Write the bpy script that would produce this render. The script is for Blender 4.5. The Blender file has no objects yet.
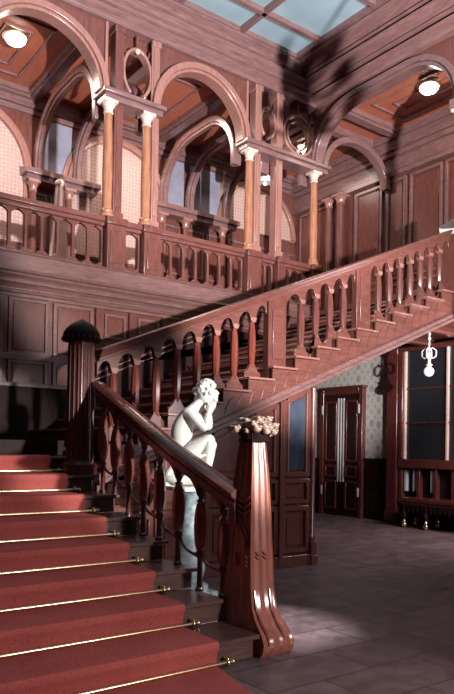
import bpy, bmesh, math, random
from mathutils import Vector, Matrix
random.seed(7)
PI = math.pi
scene = bpy.context.scene
C = scene.collection

# ------------------------------------------------------------------ materials
def new_mat(name):
    m = bpy.data.materials.new(name); m.use_nodes = True
    nt = m.node_tree; b = nt.nodes['Principled BSDF']
    return m, nt, b

def wood(name, c1, c2, rough=.32, scale=(6, 6, .8), bump=.06, coat=.25):
    m, nt, b = new_mat(name); n = nt.nodes; l = nt.links
    tc = n.new('ShaderNodeTexCoord'); mp = n.new('ShaderNodeMapping'); mp.inputs['Scale'].default_value = scale
    ns = n.new('ShaderNodeTexNoise'); ns.inputs['Scale'].default_value = 5; ns.inputs['Detail'].default_value = 8; ns.inputs['Distortion'].default_value = .7
    rp = n.new('ShaderNodeValToRGB'); rp.color_ramp.elements[0].color = (*c2, 1); rp.color_ramp.elements[1].color = (*c1, 1)
    rp.color_ramp.elements[0].position = .25; rp.color_ramp.elements[1].position = .75
    n2 = n.new('ShaderNodeTexNoise'); n2.inputs['Scale'].default_value = 1.3; n2.inputs['Detail'].default_value = 3
    r2 = n.new('ShaderNodeMapRange'); r2.inputs['To Min'].default_value = rough - .08; r2.inputs['To Max'].default_value = rough + .14
    bp = n.new('ShaderNodeBump'); bp.inputs['Strength'].default_value = bump; bp.inputs['Distance'].default_value = .01
    l.new(tc.outputs['Object'], mp.inputs['Vector']); l.new(mp.outputs[0], ns.inputs['Vector']); l.new(ns.outputs['Fac'], rp.inputs[0])
    l.new(rp.outputs[0], b.inputs['Base Color']); l.new(tc.outputs['Object'], n2.inputs['Vector']); l.new(n2.outputs['Fac'], r2.inputs['Value'])
    l.new(r2.outputs[0], b.inputs['Roughness']); l.new(ns.outputs['Fac'], bp.inputs['Height']); l.new(bp.outputs[0], b.inputs['Normal'])
    b.inputs['Coat Weight'].default_value = coat; b.inputs['Coat Roughness'].default_value = .18
    return m

def plain(name, col, rough=.5, metal=0, emit=None, es=0, noise=0, nscale=20, bump=0, coat=0, sss=0):
    m, nt, b = new_mat(name); n = nt.nodes; l = nt.links
    b.inputs['Base Color'].default_value = (*col, 1); b.inputs['Roughness'].default_value = rough; b.inputs['Metallic'].default_value = metal
    b.inputs['Coat Weight'].default_value = coat
    if emit: b.inputs['Emission Color'].default_value = (*emit, 1); b.inputs['Emission Strength'].default_value = es
    if noise or bump:
        tc = n.new('ShaderNodeTexCoord'); ns = n.new('ShaderNodeTexNoise'); ns.inputs['Scale'].default_value = nscale; ns.inputs['Detail'].default_value = 6
        l.new(tc.outputs['Object'], ns.inputs['Vector'])
        if noise:
            rp = n.new('ShaderNodeValToRGB')
            rp.color_ramp.elements[0].color = (*[c*(1-noise) for c in col], 1); rp.color_ramp.elements[1].color = (*[min(1, c*(1+noise)) for c in col], 1)
            rp.color_ramp.elements[0].position = .3; rp.color_ramp.elements[1].position = .7
            l.new(ns.outputs['Fac'], rp.inputs[0]); l.new(rp.outputs[0], b.inputs['Base Color'])
        if bump:
            bp = n.new('ShaderNodeBump'); bp.inputs['Strength'].default_value = bump; bp.inputs['Distance'].default_value = .01
            l.new(ns.outputs['Fac'], bp.inputs['Height']); l.new(bp.outputs[0], b.inputs['Normal'])
    return m

WOOD   = wood('mahogany', (.19, .066, .05), (.10, .032, .026), rough=.27)
WOODH  = wood('mahogany_horizontal', (.20, .073, .057), (.11, .036, .03), rough=.27, scale=(.8, 6, 6))
WOODY  = wood('mahogany_depth', (.20, .073, .057), (.11, .036, .03), rough=.27, scale=(6, .8, 6))
DARK   = wood('dark_mahogany', (.13, .032, .027), (.055, .014, .013), rough=.24, coat=.5)
DARKH  = wood('dark_mahogany_rail', (.15, .04, .03), (.06, .016, .013), rough=.24, scale=(6, .8, 6), coat=.5)
BLACKW = wood('ebonised_wood_and_shade', (.035, .014, .013), (.015, .007, .007), rough=.5, coat=0)  # black woodwork; also the shade colour of the landing and stair wall
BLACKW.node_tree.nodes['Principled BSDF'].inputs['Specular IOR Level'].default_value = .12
LENS   = wood('red_mahogany', (.25, .06, .042), (.13, .03, .022), rough=.2, coat=.6)
GOLDW  = wood('golden_oak', (.46, .2, .10), (.24, .085, .05), rough=.3)
PINKW  = wood('pale_mahogany', (.36, .17, .135), (.24, .1, .08), rough=.28, coat=.5)
PINKH  = wood('pale_mahogany_horizontal', (.25, .13, .12), (.13, .062, .058), rough=.26, coat=.5, scale=(.8, 6, 6))
PINKY  = wood('pale_mahogany_depth', (.25, .13, .12), (.13, .062, .058), rough=.26, coat=.5, scale=(6, .8, 6))
CEILW  = wood('orange_mahogany', (.42, .12, .062), (.3, .08, .042), rough=.42, scale=(5, .6, 5), coat=.1)
TREAD  = wood('worn_tread', (.14, .07, .055), (.07, .03, .026), rough=.34, scale=(.8, 6, 6))
CAPIT  = plain('gilded_cream_capital', (.62, .46, .38), .4, noise=.2, nscale=40)
BRASS  = plain('brass', (.82, .62, .38), .28, metal=1, noise=.12, nscale=30)
GOLD   = plain('polished_gold', (.95, .72, .35), .2, metal=1)
MARBLE = plain('white_marble', (.86, .84, .78), .38, noise=.04, nscale=6, bump=.05)
BLUEM  = plain('grey_blue_marble', (.34, .42, .44), .3, noise=.5, nscale=14)
PLASTER = plain('lavender_plaster', (.22, .21, .26), .7, noise=.15, nscale=4)
SILVER = plain('white_enamel', (.6, .58, .56), .3)
LAMP   = plain('lit_lamp_glass', (1, .95, .9), .3, emit=(1, .86, .74), es=9)
SHADE  = plain('opal_glass', (.9, .9, .9), .25, emit=(1, .95, .92), es=.5)
GLASSD = plain('dark_cabinet_glass', (.02, .022, .026), .08)
GLASSB = plain('blue_grey_glass', (.055, .07, .1), .12, noise=.3, nscale=5)
DUSK   = plain('dusk_glass', (.03, .05, .1), .1)
CURT   = plain('pale_drapery', (.8, .64, .58), .8, noise=.1, nscale=8)
CUTGL  = plain('frosted_pale_glass', (.55, .62, .68), .2)

def carpet_mat():
    m, nt, b = new_mat('red_carpet'); n = nt.nodes; l = nt.links
    tc = n.new('ShaderNodeTexCoord'); a = n.new('ShaderNodeTexNoise'); a.inputs['Scale'].default_value = 90; a.inputs['Detail'].default_value = 4
    a2 = n.new('ShaderNodeTexNoise'); a2.inputs['Scale'].default_value = 3
    rp = n.new('ShaderNodeValToRGB'); rp.color_ramp.elements[0].color = (.31, .06, .052, 1); rp.color_ramp.elements[1].color = (.5, .125, .108, 1)
    rp.color_ramp.elements[0].position = .3; rp.color_ramp.elements[1].position = .7
    mx = n.new('ShaderNodeMix'); mx.inputs['Factor'].default_value = .35
    l.new(tc.outputs['Object'], a.inputs['Vector']); l.new(tc.outputs['Object'], a2.inputs['Vector'])
    l.new(a.outputs['Fac'], mx.inputs['A']); l.new(a2.outputs['Fac'], mx.inputs['B']); l.new(mx.outputs['Result'], rp.inputs[0])
    bp = n.new('ShaderNodeBump'); bp.inputs['Strength'].default_value = .5; bp.inputs['Distance'].default_value = .006
    l.new(a.outputs['Fac'], bp.inputs['Height']); l.new(bp.outputs[0], b.inputs['Normal']); l.new(rp.outputs[0], b.inputs['Base Color'])
    b.inputs['Roughness'].default_value = .95; b.inputs['Specular IOR Level'].default_value = .15
    return m
CARPET = carpet_mat()

def floor_mat():
    m, nt, b = new_mat('stone_tile_floor'); n = nt.nodes; l = nt.links
    tc = n.new('ShaderNodeTexCoord'); br = n.new('ShaderNodeTexBrick'); br.inputs['Scale'].default_value = 1
    br.inputs['Brick Width'].default_value = .9; br.inputs['Row Height'].default_value = .45; br.inputs['Mortar Size'].default_value = .008
    br.inputs['Color1'].default_value = (.17, .125, .13, 1); br.inputs['Color2'].default_value = (.12, .085, .09, 1); br.inputs['Mortar'].default_value = (.06, .045, .045, 1)
    ns = n.new('ShaderNodeTexNoise'); ns.inputs['Scale'].default_value = 5; ns.inputs['Detail'].default_value = 9; ns.inputs['Roughness'].default_value = .65
    rp = n.new('ShaderNodeValToRGB'); rp.color_ramp.elements[0].color = (.55, .5, .5, 1); rp.color_ramp.elements[1].color = (1.4, 1.3, 1.3, 1)
    rp.color_ramp.elements[0].position = .3; rp.color_ramp.elements[1].position = .72
    mx = n.new('ShaderNodeMix'); mx.data_type = 'RGBA'; mx.blend_type = 'MULTIPLY'; mx.inputs[0].default_value = 1
    l.new(tc.outputs['Object'], br.inputs['Vector']); l.new(tc.outputs['Object'], ns.inputs['Vector']); l.new(ns.outputs['Fac'], rp.inputs[0])
    l.new(br.outputs['Color'], mx.inputs[6]); l.new(rp.outputs[0], mx.inputs[7]); l.new(mx.outputs[2], b.inputs['Base Color'])
    mr = n.new('ShaderNodeMapRange'); mr.inputs['To Min'].default_value = .22; mr.inputs['To Max'].default_value = .55
    l.new(ns.outputs['Fac'], mr.inputs['Value']); l.new(mr.outputs[0], b.inputs['Roughness'])
    bp = n.new('ShaderNodeBump'); bp.inputs['Strength'].default_value = .15; bp.inputs['Distance'].default_value = .01
    l.new(ns.outputs['Fac'], bp.inputs['Height']); l.new(bp.outputs[0], b.inputs['Normal'])
    return m
FLOOR = floor_mat()

def paper_mat(name, ca, cb, sc):
    # damask-like repeating motif
    m, nt, b = new_mat(name); n = nt.nodes; l = nt.links
    tc = n.new('ShaderNodeTexCoord'); mp = n.new('ShaderNodeMapping'); mp.inputs['Scale'].default_value = sc
    vo = n.new('ShaderNodeTexVoronoi'); vo.inputs['Scale'].default_value = 1; vo.inputs['Randomness'].default_value = .15
    w = n.new('ShaderNodeMath'); w.operation = 'SINE'; ml = n.new('ShaderNodeMath'); ml.operation = 'MULTIPLY'; ml.inputs[1].default_value = 13
    rp = n.new('ShaderNodeValToRGB'); rp.color_ramp.elements[0].color = (*cb, 1); rp.color_ramp.elements[1].color = (*ca, 1)
    mr = n.new('ShaderNodeMapRange'); mr.inputs['From Min'].default_value = -1
    l.new(tc.outputs['Object'], mp.inputs['Vector']); l.new(mp.outputs[0], vo.inputs['Vector']); l.new(vo.outputs['Distance'], ml.inputs[0])
    l.new(ml.outputs[0], w.inputs[0]); l.new(w.outputs[0], mr.inputs['Value']); l.new(mr.outputs[0], rp.inputs[0]); l.new(rp.outputs[0], b.inputs['Base Color'])
    b.inputs['Roughness'].default_value = .5
    return m
PAPER  = paper_mat('silver_damask_wallpaper', (.60, .57, .52), (.36, .33, .32), (5, 5, 4))
PAPER2 = paper_mat('speckled_cream_wallpaper', (.52, .34, .29), (.36, .21, .18), (14, 14, 14))
SKYG = plain('skylight_glass', (.16, .2, .22), .3, emit=(.42, .58, .66), es=.36, noise=.25, nscale=1.5)

# ------------------------------------------------------------------ mesh builder
class MB:
    def __init__(s): s.v = []; s.f = []; s.sm = []
    def add(s, vs, fs, smooth=False):
        o = len(s.v); s.v += [tuple(v) for v in vs]; s.f += [tuple(i+o for i in f) for f in fs]; s.sm += [smooth]*len(fs); return s
    def box(s, x0, x1, y0, y1, z0, z1):
        vs = [(x, y, z) for z in (z0, z1) for y in (y0, y1) for x in (x0, x1)]
        return s.add(vs, [(0, 2, 3, 1), (4, 5, 7, 6), (0, 1, 5, 4), (2, 6, 7, 3), (0, 4, 6, 2), (1, 3, 7, 5)])
    def prism(s, poly, axis, a0, a1, smooth=False):
        # poly in the plane normal to axis: 'y' -> (x,z); 'x' -> (y,z); 'z' -> (x,y)
        def P(p, a):
            return {'y': (p[0], a, p[1]), 'x': (a, p[0], p[1]), 'z': (p[0], p[1], a)}[axis]
        n = len(poly); vs = [P(p, a0) for p in poly]+[P(p, a1) for p in poly]
        s.add(vs, [tuple(range(n)), tuple(range(2*n-1, n-1, -1))])
        s.add(vs, [(i, i+n, (i+1) % n+n, (i+1) % n) for i in range(n)], smooth)
        return s
    def tube(s, pts, r, n=8, cap=True):
        pts = [Vector(p) for p in pts]; rs = r if isinstance(r, (list, tuple)) else [r]*len(pts)
        vs = []; up = None
        for i, p in enumerate(pts):
            t = (pts[min(i+1, len(pts)-1)]-pts[max(i-1, 0)]).normalized()
            if up is None: up = t.orthogonal().normalized()
            a = (up-t*up.dot(t)).normalized(); up = a; b = t.cross(a)
            for k in range(n):
                q = 2*PI*k/n; vs.append(p+(a*math.cos(q)+b*math.sin(q))*rs[i])
        fs = [(i*n+k, i*n+(k+1) % n, (i+1)*n+(k+1) % n, (i+1)*n+k) for i in range(len(pts)-1) for k in range(n)]
        s.add(vs, fs, True)
        if cap: s.add(vs, [tuple(range(n-1, -1, -1)), tuple(range(len(vs)-n, len(vs)))])
        return s
    def lathe(s, c, prof, n=16, sx=1, sy=1, rot=0):
        vs = []
        for z, r in prof:
            for k in range(n):
                q = 2*PI*k/n+rot; vs.append((c[0]+math.cos(q)*r*sx, c[1]+math.sin(q)*r*sy, c[2]+z))
        m = len(prof)
        s.add(vs, [(i*n+k, i*n+(k+1) % n, (i+1)*n+(k+1) % n, (i+1)*n+k) for i in range(m-1) for k in range(n)], True)
        s.add(vs, [tuple(range(n-1, -1, -1)), tuple(range((m-1)*n, m*n))])
        return s
    def band(s, axis, c, a, b, w, d0, d1, t0=0, t1=PI, n=28, wb=None):
        # elliptical arch band: centre c=(h,z), inner half-axes a,b, width w; extruded between d0,d1 along axis
        wb = w if wb is None else wb
        pts = []
        for i in range(n+1):
            t = t0+(t1-t0)*i/n
            pts.append(((c[0]+math.cos(t)*a, c[1]+math.sin(t)*b), (c[0]+math.cos(t)*(a+w), c[1]+math.sin(t)*(b+wb))))
        def P(p, q): return {'y': (p[0], q, p[1]), 'x': (q, p[0], p[1])}[axis]
        vs = []
        for i_, o_ in pts: vs += [P(i_, d0), P(o_, d0), P(o_, d1), P(i_, d1)]
        fs = [(i*4+k, i*4+(k+1) % 4, (i+1)*4+(k+1) % 4, (i+1)*4+k) for i in range(n) for k in range(4)]
        fs += [(0, 1, 2, 3), tuple(n*4+k for k in (3, 2, 1, 0))]
        if abs(abs(t1-t0)-2*PI) < 1e-4: fs = fs[:-2]
        return s.add(vs, fs)
    def path(s, axis, pts, w, d0, d1):
        # flat band of width w laid outside an open path of (h,z) points, extruded d0..d1
        def P(p, q): return {'y': (p[0], q, p[1]), 'x': (q, p[0], p[1])}[axis]
        pts = [Vector(p) for p in pts]; out = []
        for i, p in enumerate(pts):
            t = (pts[min(i+1, len(pts)-1)]-pts[max(i-1, 0)]).normalized(); out.append(p+Vector((t.y, -t.x))*w)
        vs = []
        for p, o in zip(pts, out): vs += [P(p, d0), P(o, d0), P(o, d1), P(p, d1)]
        n = len(pts)-1
        fs = [(i*4+k, i*4+(k+1) % 4, (i+1)*4+(k+1) % 4, (i+1)*4+k) for i in range(n) for k in range(4)]
        return s.add(vs, fs+[(0, 1, 2, 3), tuple(n*4+k for k in (3, 2, 1, 0))])
    def ball(s, c, r, n=10, sz=1, sx=1, sy=1):
        return s.lathe(c, [(-r*sz*math.cos(PI*i/n), max(r*math.sin(PI*i/n), .0005)) for i in range(n+1)], n+4, sx, sy)

def origin_of(o):
    p = Vector((0, 0, 0))
    while o: p += o.location; o = o.parent
    return p

def build(name, mb, mat, parent=None, loc=None, bevel=0, kind=None, seg=2):
    org = origin_of(parent) if parent else Vector((0, 0, 0))
    l = Vector(loc) if loc is not None else Vector((0, 0, 0))
    me = bpy.data.meshes.new(name); bm = bmesh.new()
    vs = [bm.verts.new(Vector(v)-org-l) for v in mb.v]
    for f, sm in zip(mb.f, mb.sm):
        try: q = bm.faces.new([vs[i] for i in f]); q.smooth = sm
        except ValueError: pass
    bmesh.ops.remove_doubles(bm, verts=bm.verts, dist=1e-5)
    bmesh.ops.recalc_face_normals(bm, faces=bm.faces)
    bm.to_mesh(me); bm.free(); me.set_sharp_from_angle(angle=math.radians(42))
    me.materials.append(mat)
    o = bpy.data.objects.new(name, me); C.objects.link(o); o.location = l
    if parent: o.parent = parent
    if bevel:
        md = o.modifiers.new('bevel', 'BEVEL'); md.width = bevel; md.segments = seg; md.limit_method = 'ANGLE'; md.angle_limit = math.radians(40)
    if kind: o['kind'] = kind
    return o

def thing(name, label, cat, loc, group=None):
    o = bpy.data.objects.new(name, None); C.objects.link(o); o.location = loc; o.empty_display_size = .1
    o['label'] = label; o['category'] = cat
    if group: o['group'] = group
    return o
def tag(o, label, cat, group=None):
    o['label'] = label; o['category'] = cat
    if group: o['group'] = group
    return o
def struct(name, mb, mat, parent=None, bevel=0): return build(name, mb, mat, parent, kind=None if parent else 'structure', bevel=bevel)
def dup(root, loc, label=None, group=None):
    r = root.copy(); C.objects.link(r); r.location = loc
    if label: r['label'] = label
    if group: r['group'] = group
    for ch in list(root.children):
        c = ch.copy(); C.objects.link(c); c.parent = r
        for g in list(ch.children):
            d = g.copy(); C.objects.link(d); d.parent = c
    return r

def panel_x(mb_frame, mb_field, x0, x1, z0, z1, y, w=.05, d=.035, f=.018):
    """raised panel on a wall whose face looks towards -Y at y"""
    mb_frame.box(x0, x1, y-d, y+.01, z0, z0+w); mb_frame.box(x0, x1, y-d, y+.01, z1-w, z1)
    mb_frame.box(x0, x0+w, y-d, y+.01, z0+w, z1-w); mb_frame.box(x1-w, x1, y-d, y+.01, z0+w, z1-w)
    if x1-x0 > 3*w and z1-z0 > 3*w: mb_field.box(x0+w*1.6, x1-w*1.6, y-f, y+.01, z0+w*1.6, z1-w*1.6)
def panel_y(mb_frame, mb_field, y0, y1, z0, z1, x, w=.05, d=.035, f=.018):
    """raised panel on a wall whose face looks towards -X at x"""
    mb_frame.box(x-d, x+.01, y0, y1, z0, z0+w); mb_frame.box(x-d, x+.01, y0, y1, z1-w, z1)
    mb_frame.box(x-d, x+.01, y0, y0+w, z0+w, z1-w); mb_frame.box(x-d, x+.01, y1-w, y1, z0+w, z1-w)
    if y1-y0 > 3*w and z1-z0 > 3*w: mb_field.box(x-f, x+.01, y0+w*1.6, y1-w*1.6, z0+w*1.6, z1-w*1.6)

# ------------------------------------------------------------------ dimensions
R1, T1, YF, NSTEP = .17, .425, 3.75, 9          # lower flight, ends at the landing z=1.53
LAND = 1.53
YG, GF = 9.5, 4.09                               # gallery front, gallery floor
XS = 9.05                                        # side gallery front
YB, XB = 12.4, 11.15                             # gallery back wall, side wall
CZ = 8.0                                         # gallery ceiling
YS = 6.35                                        # face of the upper flight
def TZ(j): return LAND+.16*j
def TX(j): return 3.16+.371*j
def nose(x): return LAND+.16*(x-3.16)/.371
def nz_(z): return 3.16+(z-.62-LAND)*.371/.16      # x where the dado top reaches z

# ------------------------------------------------------------------ setting
struct('floor', MB().box(-2, 11.3, -4, 12.6, -.1, 0), FLOOR)
struct('wall_left', MB().box(-2.2, -2, -4, 12.6, 0, 8.7), WOOD)
struct('wall_front', MB().box(-2, 11.3, -4.2, -4, 0, 8.7), WOOD)
# wall below the gallery, rising from the landing
wb = struct('wall_back', MB().box(-2, 9.0, YG, YG+.2, 0, 3.62), WOOD)
fr, fi = MB(), MB()
xs = [2.1, 2.62, 3.14, 3.80, 4.50]
for a, b in zip(xs[:-1], xs[1:]):
    panel_x(fr, fi, a+.04, b-.04, 2.75, 3.55, YG, .045); panel_x(fr, fi, a+.04, b-.04, 1.75, 2.68, YG, .045)
for a, b in ((4.66, 5.02), (5.24, 5.62), (5.84, 6.3), (6.36, 6.82), (6.88, 7.34), (7.4, 8.1), (8.16, 8.9)):
    panel_x(fr, fi, a, b, 3.12, 3.5, YG, .04); panel_x(fr, fi, a, b, 1.9, 3.04, YG, .04)
build('panel_frame', fr, PINKH, wb, bevel=.006); build('panel_field', fi, WOOD, wb, bevel=.006)
pl = MB()
for x in (4.55, 5.12, 5.72): pl.box(x-.05, x+.05, YG-.06, YG+.02, 1.6, 3.555); 
build('pilaster', pl, WOOD, wb, bevel=.008)
rl = MB().box(2, 4.52, YG-.05, YG+.02, 2.67, 2.76)
build('panel_rail', rl, PINKH, wb, bevel=.006)
dd = MB().prism([(4.2, nose(4.2)-.25), (8.98, nose(8.98)-.25), (8.98, min(3.5, nose(8.98)+.62)), (nz_(3.5), 3.5), (4.2, nose(4.2)+.62)], 'y', YG-.12, YG-.001)  # near-black also stands in for the shade behind the stair railing
dd.box(-2, 4.2, YG-.12, YG-.001, LAND, 2.28)  # added strip, its black stands in for shade on the landing wall
build('shade_dado', dd, BLACKW, wb)
dr_ = MB()
for dz in (.36, .45, .61): dr_.prism([(4.2, nose(4.2)+dz), (nz_(3.48)+(.62-dz)*2.3, 3.48), (nz_(3.48)+(.62-dz)*2.3, 3.505), (4.2, nose(4.2)+dz+.022)], 'y', YG-.15, YG-.115)
build('dado_rail', dr_, PINKH, wb)
build('dado_rail', MB().box(-2, 4.2, YG-.16, YG-.001, 2.28, 2.34), DARK, wb, bevel=.006)  # top edge of the added landing strip
# entablature under the gallery rail
def ogee(steps):
    # steps: (z0, z1, p0, p1, kind) -> outline points (projection, z)
    out = []
    for z0, z1, p0, p1, kind in steps:
        n = 6
        for i in range(n+1):
            t = i/n
            if kind == 'f': p = p0+(p1-p0)*t
            elif kind == 'r': p = p0+(p1-p0)*math.sin(PI*t)                      # round bead
            elif kind == 'c': p = p0+(p1-p0)*(1-math.cos(PI/2*t))                # cove
            else: p = p0+(p1-p0)*(t-math.sin(2*PI*t)/(2*PI)*.9)                  # cyma
            out.append((p, z0+(z1-z0)*t))
    return out
en = MB()
EN = ogee([(3.56, 3.60, .05, .05, 'f'), (3.60, 3.66, .05, .085, 'r'), (3.66, 3.74, .06, .13, 'c'), (3.74, 3.77, .14, .14, 'f'), (3.77, 3.85, .15, .22, 's'), (3.85, 3.90, .22, .27, 'r'), (3.90, 3.93, .2, .17, 'f'), (3.93, 4.13, .17, .17, 'f'), (4.13, 4.17, .17, .2, 'r')])
en.prism([(YG+.2, 3.56)]+[(YG-p, z) for p, z in EN]+[(YG+.2, 4.17)], 'x', -2, 9.0)
for (z0, z1, d) in []:# ((3.56, 3.64, .07), (3.64, 3.72, .14), (3.72, 3.80, .10), (3.80, 3.86, .2), (3.86, 3.92, .25), (3.92, 4.17, .17)):
    en.box(-2, 9.0, YG-d, YG+.2, z0, z1)
struct('trim_1', en, PINKH, bevel=.01)
# landing and the gallery floors
struct('floor_landing', MB().box(-2, 3.5, YF+8*T1, YG, LAND-.16, LAND).box(-2, 2.2, YF+8*T1, YF+8*T1+.2, 0, LAND-.16), BLACKW)  # landing coloured near-black in place of the shade lying there
struct('floor_gallery', MB().box(-2, 11.3, YG+.01, YB+.2, 3.7, GF), WOODH)
struct('floor_side_gallery', MB().box(XS-.05, 11.3, -4, YG, 3.7, GF), WOODY)
# far walls
bw = struct('wall_gallery_back', MB().box(-2, 11.3, YB, YB+.2, 0, 8.2), WOOD)
sw = struct('wall_side', MB().box(XB, XB+.2, -4, YB, 0, 8.7), WOOD)
# gallery ceilings
cm = MB().box(-2, 11.3, YG+.26, YB+.2, CZ, CZ+.1).box(XS+.26, 11.3, -4, YG+.26, CZ, CZ+.1)
cg = struct('ceiling_gallery', cm, CEILW)

def ceil_frame(name, x0, x1, y0, y1, mat=PINKH):
    m = MB(); z = CZ
    for ins, w, d in ((0, .16, .14), (.16, .06, .09), (.5, .035, .03), (.78, .03, .03)):
        a, b, c, e = x0+ins, x1-ins, y0+ins, y1-ins
        if b-a < .3 or e-c < .3: continue
        m.box(a, b, c, c+w, z-d, z+.01); m.box(a, b, e-w, e, z-d, z+.01)
        m.box(a, a+w, c+w, e-w, z-d, z+.01); m.box(b-w, b, c+w, e-w, z-d, z+.01)
    return build(name, m, mat, cg, bevel=.004)
for x0, x1 in ((2.6, 4.6), (5.55, 7.35), (8.2, 9.2)): ceil_frame('ceiling_moulding', x0, x1, YG+.2, YB)
ceil_frame('ceiling_moulding', 9.3, XB, YG+.2, YB); ceil_frame('ceiling_moulding', 9.2, XB, 5.6, 9.2)

# back wall of the gallery: wainscot, imposts, blind arches
wa, wf, imp = MB(), MB(), MB()
for k in range(16):
    x = 1.9+k*.6; panel_x(wa, wf, x, x+.54, 5.15, 6.2, YB, .05); panel_x(wa, wf, x, x+.54, 4.2, 5.05, YB, .05)
build('wainscot_frame', wa, PINKH, bw, bevel=.006); build('wainscot_field', wf, WOOD, bw, bevel=.006)
for a, b in ((4.35, 5.75), (7.1, 9.15)):
    imp.box(a, b, YB-.3, YB+.01, 6.32, 6.42).box(a-.05, b+.05, YB-.36, YB+.01, 6.42, 6.52)
build('impost_shelf', imp, PINKH, bw, bevel=.01)
for a, b in ((4.72, 5.32), (7.42, 7.9), (8.06, 8.86)):
    build('plaster_field', MB().box(a, b, YB-.03, YB+.005, 6.53, 7.6), PLASTER, bw)
fz = MB()
for z0, z1, d in ((7.62, 7.72, .06), (7.72, 7.8, .12), (7.8, 8.0, .08)): fz.box(-2, XB, YB-d, YB+.01, z0, z1)
build('frieze', fz, PINKH, bw, bevel=.008)
for cx, zb_ in ((3.35, 5.2), (6.3, 5.2), (9.95, 6.5)):
    a = 1.02
    f = MB(); pts = [(cx-a, zb_-.01), (cx+a, zb_-.01)]+[(cx+math.cos(PI*i/24)*a, 6.5+math.sin(PI*i/24)*a) for i in range(25)]
    f.prism(pts, 'y', YB-.055, YB+.005); build('wallpaper_panel', f, PAPER2, bw)
    g = MB().band('y', (cx, 6.5), a, a, .07, YB-.14, YB).band('y', (cx, 6.5), a+.07, a+.07, .09, YB-.08, YB)
    for s in (-1, 1):
        x0, x1 = sorted((cx+s*a, cx+s*(a+.1))); g.box(x0, x1, YB-.1, YB, zb_-.05, 6.5)
    build('blind_arch_moulding', g, PINKW, bw, bevel=.008)

# side gallery back wall (X = XB)
wa, wf = MB(), MB()
ys = [6.0, 7.2, 8.4, 8.62, 9.0, 10.38]
for a, b in ((5.7, 6.9), (7.0, 7.5), (7.6, 8.05), (8.12, 8.9), (9.0, 9.5), (9.62, 10.4)):
    panel_y(wa, wf, a, b, 5.0, 7.1, XB, .06, .05); panel_y(wa, wf, a, b, 4.2, 4.92, XB, .05)
panel_y(wa, wf, 10.95, 12.2, 4.2, 7.1, XB, .05)
build('panel_frame', wa, PINKY, sw, bevel=.008); build('panel_field', wf, WOOD, sw, bevel=.008)
fz = MB()
for z0, z1, d in ((7.15, 7.25, .12), (7.25, 7.55, .06), (7.55, 7.65, .14), (7.65, 7.85, .2), (7.85, 8.0, .26)): fz.box(XB-d, XB+.01, 4, YB, z0, z1)
build('frieze', fz, PINKY, sw, bevel=.01)

# hall beneath: ceiling, beams, wall
ch = struct('ceiling_hall', MB().box(9.0, XB, -4, YG-.01, 3.62, 3.699).box(9.0, XB, YG-.01, YB, 3.62, 3.699), WOOD)
bm_ = MB()
for y in (5.2, 6.2, 7.2, 8.2, 9.2, 10.2): bm_.box(9.0, XB, y, y+.14, 3.5, 3.63)
build('beam', bm_, WOOD, ch, bevel=.01)
struct('wall_wallpaper', MB().box(XB-.05, XB-.001, 9.26, YB, 1.27, 3.62), PAPER)
wn = MB().box(XB-.09, XB-.001, 9.27, 9.95, 0, 1.22).box(XB-.12, XB-.001, 9.27, 9.95, 1.22, 1.29).box(XB-.11, XB-.001, 11.27, YB, 0, 1.25)
wains = struct('baseboard_right', wn, BLACKW, bevel=.006)
f1, f2 = MB(), MB(); panel_y(f1, f2, 9.33, 9.6, .75, 1.15, XB-.09, .03, .02); panel_y(f1, f2, 9.63, 9.9, .75, 1.15, XB-.09, .03, .02); panel_y(f1, f2, 9.33, 9.9, .1, .68, XB-.09, .04, .02)
build('panel_frame', f1, BLACKW, wains); build('panel_field', f2, BLACKW, wains)
hp = MB().box(XB-.22, XB, 9.0, 9.26, 0, 3.62).box(XB-.25, XB, 8.98, 9.28, 0, .25).box(XB-.25, XB, 8.98, 9.28, 3.4, 3.62)
struct('trim_2', hp, DARK, bevel=.012)
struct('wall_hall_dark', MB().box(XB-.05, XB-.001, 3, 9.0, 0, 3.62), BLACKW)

# double door in the hall
dr = struct('door_1', MB().box(XB-.13, XB-.03, 10.08, 11.14, 0, 2.68), BLACKW)
fm = MB().box(XB-.17, XB-.02, 9.97, 10.08, 0, 2.8).box(XB-.17, XB-.02, 11.14, 11.26, 0, 2.8).box(XB-.17, XB-.02, 10.08, 11.14, 2.68, 2.8)
fm.box(XB-.2, XB-.02, 9.93, 11.3, 2.8, 2.86)
build('door_frame', fm, DARK, dr, bevel=.01)
p1, p2 = MB(), MB()
for a, b in ((10.12, 10.48), (10.74, 11.1)):
    panel_y(p1, p2, a, b, 1.2, 2.55, XB-.13, .05, .03); panel_y(p1, p2, a, b, .85, 1.12, XB-.13, .05, .03); panel_y(p1, p2, a, b, .15, .78, XB-.13, .05, .03)
build('door_panel_frame', p1, DARK, dr, bevel=.005); build('door_panel', p2, BLACKW, dr, bevel=.005)
for y in (10.53, 10.61, 10.69): build('brass_strip', MB().box(XB-.155, XB-.13, y-.013, y+.013, .75, 2.6), SILVER, dr)
for y in (10.06, 11.16):
    for z in (2.35, .55): build('hinge', MB().box(XB-.19, XB-.17, y-.02, y+.02, z-.1, z+.1), SILVER, dr, bevel=.004)
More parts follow.
